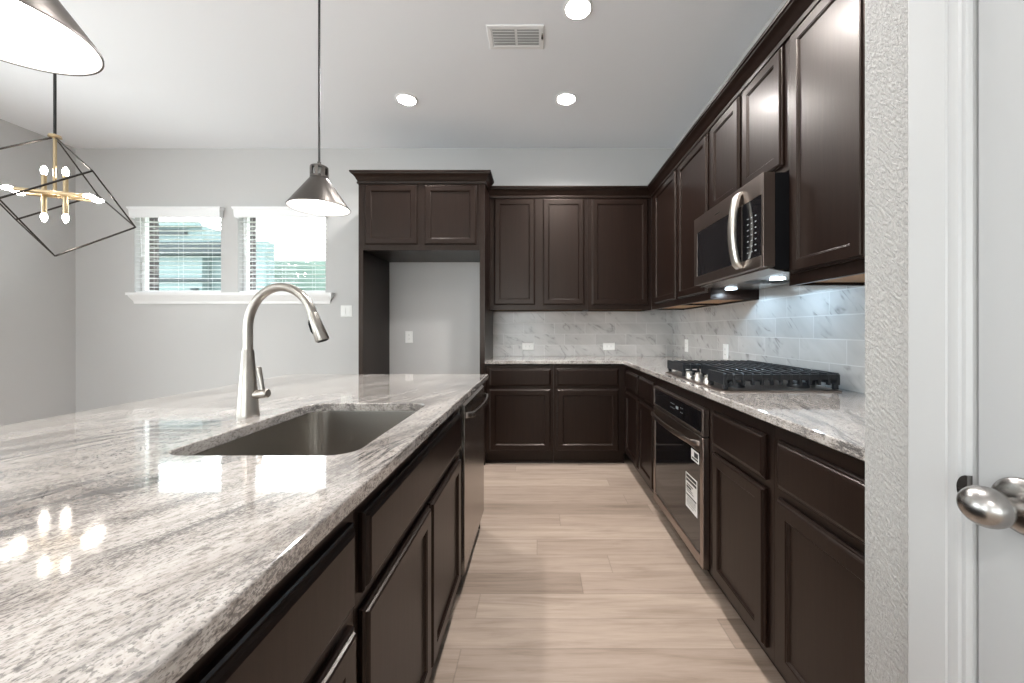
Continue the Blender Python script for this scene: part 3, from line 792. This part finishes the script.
# ---- outlets and switches -----------------------------------------
def plate(label, cx, cz, face, plane, w_, h_, kind, cat='outlet'):
    nm = 'wall_outlet' if kind != 'switch' else 'light_switch'
    loc = (cx, plane, cz) if face == '-y' else (plane, cx, cz)
    t = thing(nm, label, cat, loc)
    face_panel('cover_plate', t, face, plane, cx-w_/2, cx+w_/2, cz-h_/2, cz+h_/2, [(0, 0), (0, .003), (.003, .0055)], 'plate')
    def add(name, a0, a1, z0, z1, d0, d1, m_, par=t):
        if face == '-y': b = MB().box(a0, a1, plane-d1, plane-d0, z0, z1)
        else: b = MB().box(plane-d1, plane-d0, a0, a1, z0, z1)
        return link_mesh(name, b, m_, par)
    if kind == 'switch':
        for dx in (-.023, .023): add('rocker', cx+dx-.0155, cx+dx+.0155, cz-.032, cz+.032, .0055, .009, 'plate')
    elif kind == 'h':
        r_ = add('receptacle', cx-.033, cx+.033, cz-.0155, cz+.0155, .0055, .0075, 'plate')
        m = []
        for dx in (-.020, .020):
            for dz in (-.006, .004): add('slot', cx+dx-.004, cx+dx+.004, cz+dz, cz+dz+.0022, .0075, .0078, 'slot', r_)
    else:
        r_ = add('receptacle', cx-.0165, cx+.0165, cz-.034, cz+.034, .0055, .0075, 'plate')
        for dz in (-.020, .020):
            for dx in (-.006, .004): add('slot', cx+dx, cx+dx+.0022, cz+dz-.004, cz+dz+.004, .0075, .0078, 'slot', r_)
    return t
TB = YB-.009
plate('white sideways outlet on the back wall tile, left one', -.110, 1.012, '-y', TB, .118, .074, 'h')
plate('white sideways outlet on the back wall tile, right one', .722, 1.012, '-y', TB, .118, .074, 'h')
plate('white outlet on the right wall tile close to the corner', 3.62, 1.035, '-x', XR-.009, .074, .115, 'v')
plate('white outlet on the right wall tile behind the cooktop', 2.86, 1.02, '-x', XR-.009, .074, .115, 'v')
plate('white outlet on the wall inside the fridge recess', -1.33, 1.108, '-y', YB, .078, .120, 'v')
plate('white two-rocker light switch between the windows and the fridge cabinet', -1.973, 1.375, '-y', YB, .118, .118, 'switch', 'switch')

# ---- ceiling fittings ---------------------------------------------
def recessed(x, y, label):
    t = thing('recessed_light', label, 'light', (x, y, CEIL), 'round recessed ceiling lights')
    link_mesh('trim_ring', MB().lathe((x, y, CEIL), [(.088, 0), (.088, -.004), (.074, -.008), (.070, -.004), (.070, 0)], n=40), 'vent', t, smooth=40)
    link_mesh('lens', MB().lathe((x, y, CEIL-.001), [(.070, 0), (.070, -.003), (.04, -.004)], n=40), 'can', t, smooth=40)
    return t
cans = [(-1.068, 3.160, 'lit round recessed ceiling light left of the vent, above the fridge cabinet'), (.223, 3.150, 'lit round recessed ceiling light nearest the corner cabinets'),
        (.229, 2.262, 'lit round recessed ceiling light at the top edge beside the vent')]
for x, y, lb in cans: recessed(x, y, lb)
for x, y, lb in [(.23, 1.1, 'lit recessed ceiling light directly over the aisle near the camera'), (-1.07, -1.2, 'lit recessed ceiling light behind the camera over the room'), (-3.2, -1.2, 'lit recessed ceiling light behind the camera towards the left wall'), (-3.2, -3.2, 'lit recessed ceiling light at the rear left of the room'), (-1.07, -3.2, 'lit recessed ceiling light at the rear middle of the room')]:  # more recessed lights out of view, added for the room lighting
    recessed(x, y, lb)
for o in [o for o in C.objects if o.name.startswith('recessed_light')]:
    light('ceiling_lamp', 'SPOT', (o.location.x, o.location.y, CEIL-.012), 60, WARM, spot_size=R(150), spot_blend=.6, shadow_soft_size=.07)

t = thing('ceiling_vent', 'white rectangular louvered air vent in the ceiling', 'vent', (-.142, 2.485, CEIL))
vx0, vx1, vy0, vy1 = -.322, .036, 2.384, 2.588
m = MB()
link_mesh('frame', MB().panel((vx0, vy1, CEIL), (1, 0, 0), (0, -1, 0), (0, 0, -1), vx1-vx0, vy1-vy0, [(0, 0), (0, .003), (.004, .007), (.026, .007), (.028, .0035)]), 'vent', t)
m = MB(); gm = MB()
for (a, b) in ((vx0+.034, -.150), (-.134, vx1-.034)):
    gm.box(a, b, vy0+.034, vy1-.034, CEIL-.0042, CEIL-.0037)
    for i in range(6):
        y = vy0+.036+i*.0235
        m.loft([[Vector((xx, y, CEIL-.013)), Vector((xx, y+.012, CEIL-.0062)), Vector((xx, y+.013, CEIL-.0074)), Vector((xx, y+.002, CEIL-.0145))] for xx in (a, b)])
link_mesh('louvers', m, 'vent', t); link_mesh('dark_gap', gm, simple('vent_shadow_grey', (.45, .45, .45), .8), t)
link_mesh('damper_lever', MB().box(vx1-.018, vx1-.008, 2.46, 2.482, CEIL-.016, CEIL-.007).box(vx1-.015, vx1-.011, 2.445, 2.50, CEIL-.010, CEIL-.007), 'knobsteel', t)

# pendants
PX = -.920
def pendant(y, label, PX, zb):
    r = .119; t = thing('pendant_light', label, 'pendant lamp', (PX, y, zb), 'cone pendants over the island')
    hs = .125
    ro, ri = [(r, 0), (r, .004), (.034, hs), (.030, hs+.002)], None
    lo = MB().lathe((PX, y, zb), [(r-.0025, .0005), (r, 0), (r, .004), (.035, hs), (.0335, hs)], n=64, cap0=False, cap1=False)
    link_mesh('shade', lo, 'pendant', t, smooth=40)
    link_mesh('shade_lining', MB().lathe((PX, y, zb), [(r-.0026, .0008), (.0325, hs-.001), (.002, hs)], n=64, cap0=False, cap1=False), 'pendant_in', t, smooth=40)
    # slotted collar
    m = MB(); z0 = zb+hs
    m.lathe((PX, y, z0), [(.0335, 0), (.0355, .001), (.0355, .010), (.026, .010)], n=40); m.lathe((PX, y, z0), [(.026, .042), (.0345, .042), (.0345, .048), (.030, .052), (.012, .054)], n=40)
    for i in range(8):
        a = 2*pi*i/8+.2; c, s_ = cos(a), sin(a); tx, ty = -s_, c
        q = []
        for rr, tt in ((.028, -.006), (.0345, -.007), (.0345, .007), (.028, .006)): q.append((PX+c*rr+tx*tt, y+s_*rr+ty*tt))
        m.loft([[Vector((a_, b_, z)) for a_, b_ in q] for z in (z0+.009, z0+.043)])
    link_mesh('collar', m, 'pendant', t, smooth=30)
    link_mesh('socket_core', MB().rod((PX, y, z0+.001), (PX, y, z0+.0425), .021, 24), 'pendant_in', t, smooth=40)
    link_mesh('cap', MB().lathe((PX, y, z0+.052), [(.012, 0), (.012, .006), (.007, .010), (.007, .018)], n=24), 'pendant', t, smooth=40)
    link_mesh('stem', MB().rod((PX, y, z0+.066), (PX, y, CEIL-.02), .0045, 12), 'blackmetal', t, smooth=60)
    link_mesh('canopy', MB().lathe((PX, y, CEIL), [(.062, 0), (.062, -.014), (.055, -.020), (.006, -.022)], n=40), 'pendant', t, smooth=40)
    link_mesh('bulb', MB().lathe((PX, y, zb+.055), [(.004, -.028), (.020, -.022), (.0295, 0), (.026, .018), (.016, .034), (.013, .06)], n=24), 'pbulb', t, smooth=60)
pendant(1.640, 'gunmetal cone pendant hanging over the faucet end of the island', -.922, 1.693)
pendant(.612, 'gunmetal cone pendant close to the camera at the upper left', -.859, 1.658)

# chandelier: wire cube hung from one corner
Z0 = 2.70; CXc = -1.24*Z0; 
zT = CAMZ+192.7*Z0/390; zC = CAMZ+73.7*Z0/390; zM = (zT+zC)/2
Rr = .1437*Z0; dz = (zT-zC)/3
t = thing('chandelier', 'wire cube chandelier with eight lit bulbs hanging over the dining area', 'chandelier', (CXc, Z0, zC))
V = {}
V['T'] = Vector((CXc, Z0, zT)); V['C'] = Vector((CXc, Z0, zC))
for nm, a in (('A', -15), ('F', 108), ('E', 228)): V[nm] = Vector((CXc+Rr*cos(R(a)), Z0+Rr*sin(R(a)), zT-dz))
for nm, a in (('G', 168), ('D', 288), ('B', 48)): V[nm] = Vector((CXc+Rr*cos(R(a)), Z0+Rr*sin(R(a)), zC+dz))
m = MB()
for p, q in ('TA', 'TF', 'TE', 'AD', 'AB', 'FB', 'FG', 'EG', 'ED', 'CG', 'CD', 'CB'):
    m.rod(V[p], V[q], .006, 4)
link_mesh('wire_cube', m, 'wiremetal', t)
link_mesh('corner_cap', MB().lathe(V['T'], [(.008, .02), (.03, .012), (.034, -.004), (.008, -.012)], n=20), 'brass', t, smooth=40)
link_mesh('hanging_rod', MB().rod(V['T']+Vector((0, 0, .01)), (CXc, Z0, CEIL-.02), .008, 12), 'blackmetal', t, smooth=60)
link_mesh('canopy', MB().lathe((CXc, Z0, CEIL), [(.065, 0), (.065, -.018), (.055, -.024), (.008, -.025)], n=32), 'blackmetal', t, smooth=40)
zc = CAMZ+135.2*Z0/390
link_mesh('inner_stem', MB().rod((CXc, Z0, zT), (CXc, Z0, zc-.02), .010, 12), 'brass', t, smooth=60)
u = Vector((cos(R(25)), sin(R(25)), 0)); pz = Vector((-u.y, u.x, 0)); cc = Vector((CXc, Z0, zc))
def bulb_at(p, d):
    link_mesh('candle_bulb', MB().tube([p, p+d*.012, p+d*.03, p+d*.05, p+d*.062], [.008, .014, .017, .011, .003], 14), 'bulb', t, smooth=60)
for sgn in (-1, 1):
    o_ = cc+pz*.05*sgn
    link_mesh('arm_tube', MB().rod(o_-u*.165, o_+u*.165, .0135, 16), 'brass', t, smooth=60)
    bulb_at(o_+u*.165, u); bulb_at(o_-u*.165, -u)
    o_ = cc+Vector((.060, .012, 0))*sgn
    link_mesh('arm_tube', MB().rod(o_-Vector((0, 0, .132)), o_+Vector((0, 0, .132)), .0135, 16), 'brass', t, smooth=60)
    bulb_at(o_+Vector((0, 0, .132)), Vector((0, 0, 1))); bulb_at(o_-Vector((0, 0, .132)), Vector((0, 0, -1)))
link_mesh('cross_bar', MB().rod(cc-pz*.06, cc+pz*.06, .008, 12).rod(cc-u*.062, cc+u*.062, .008, 12), 'brass', t, smooth=60)
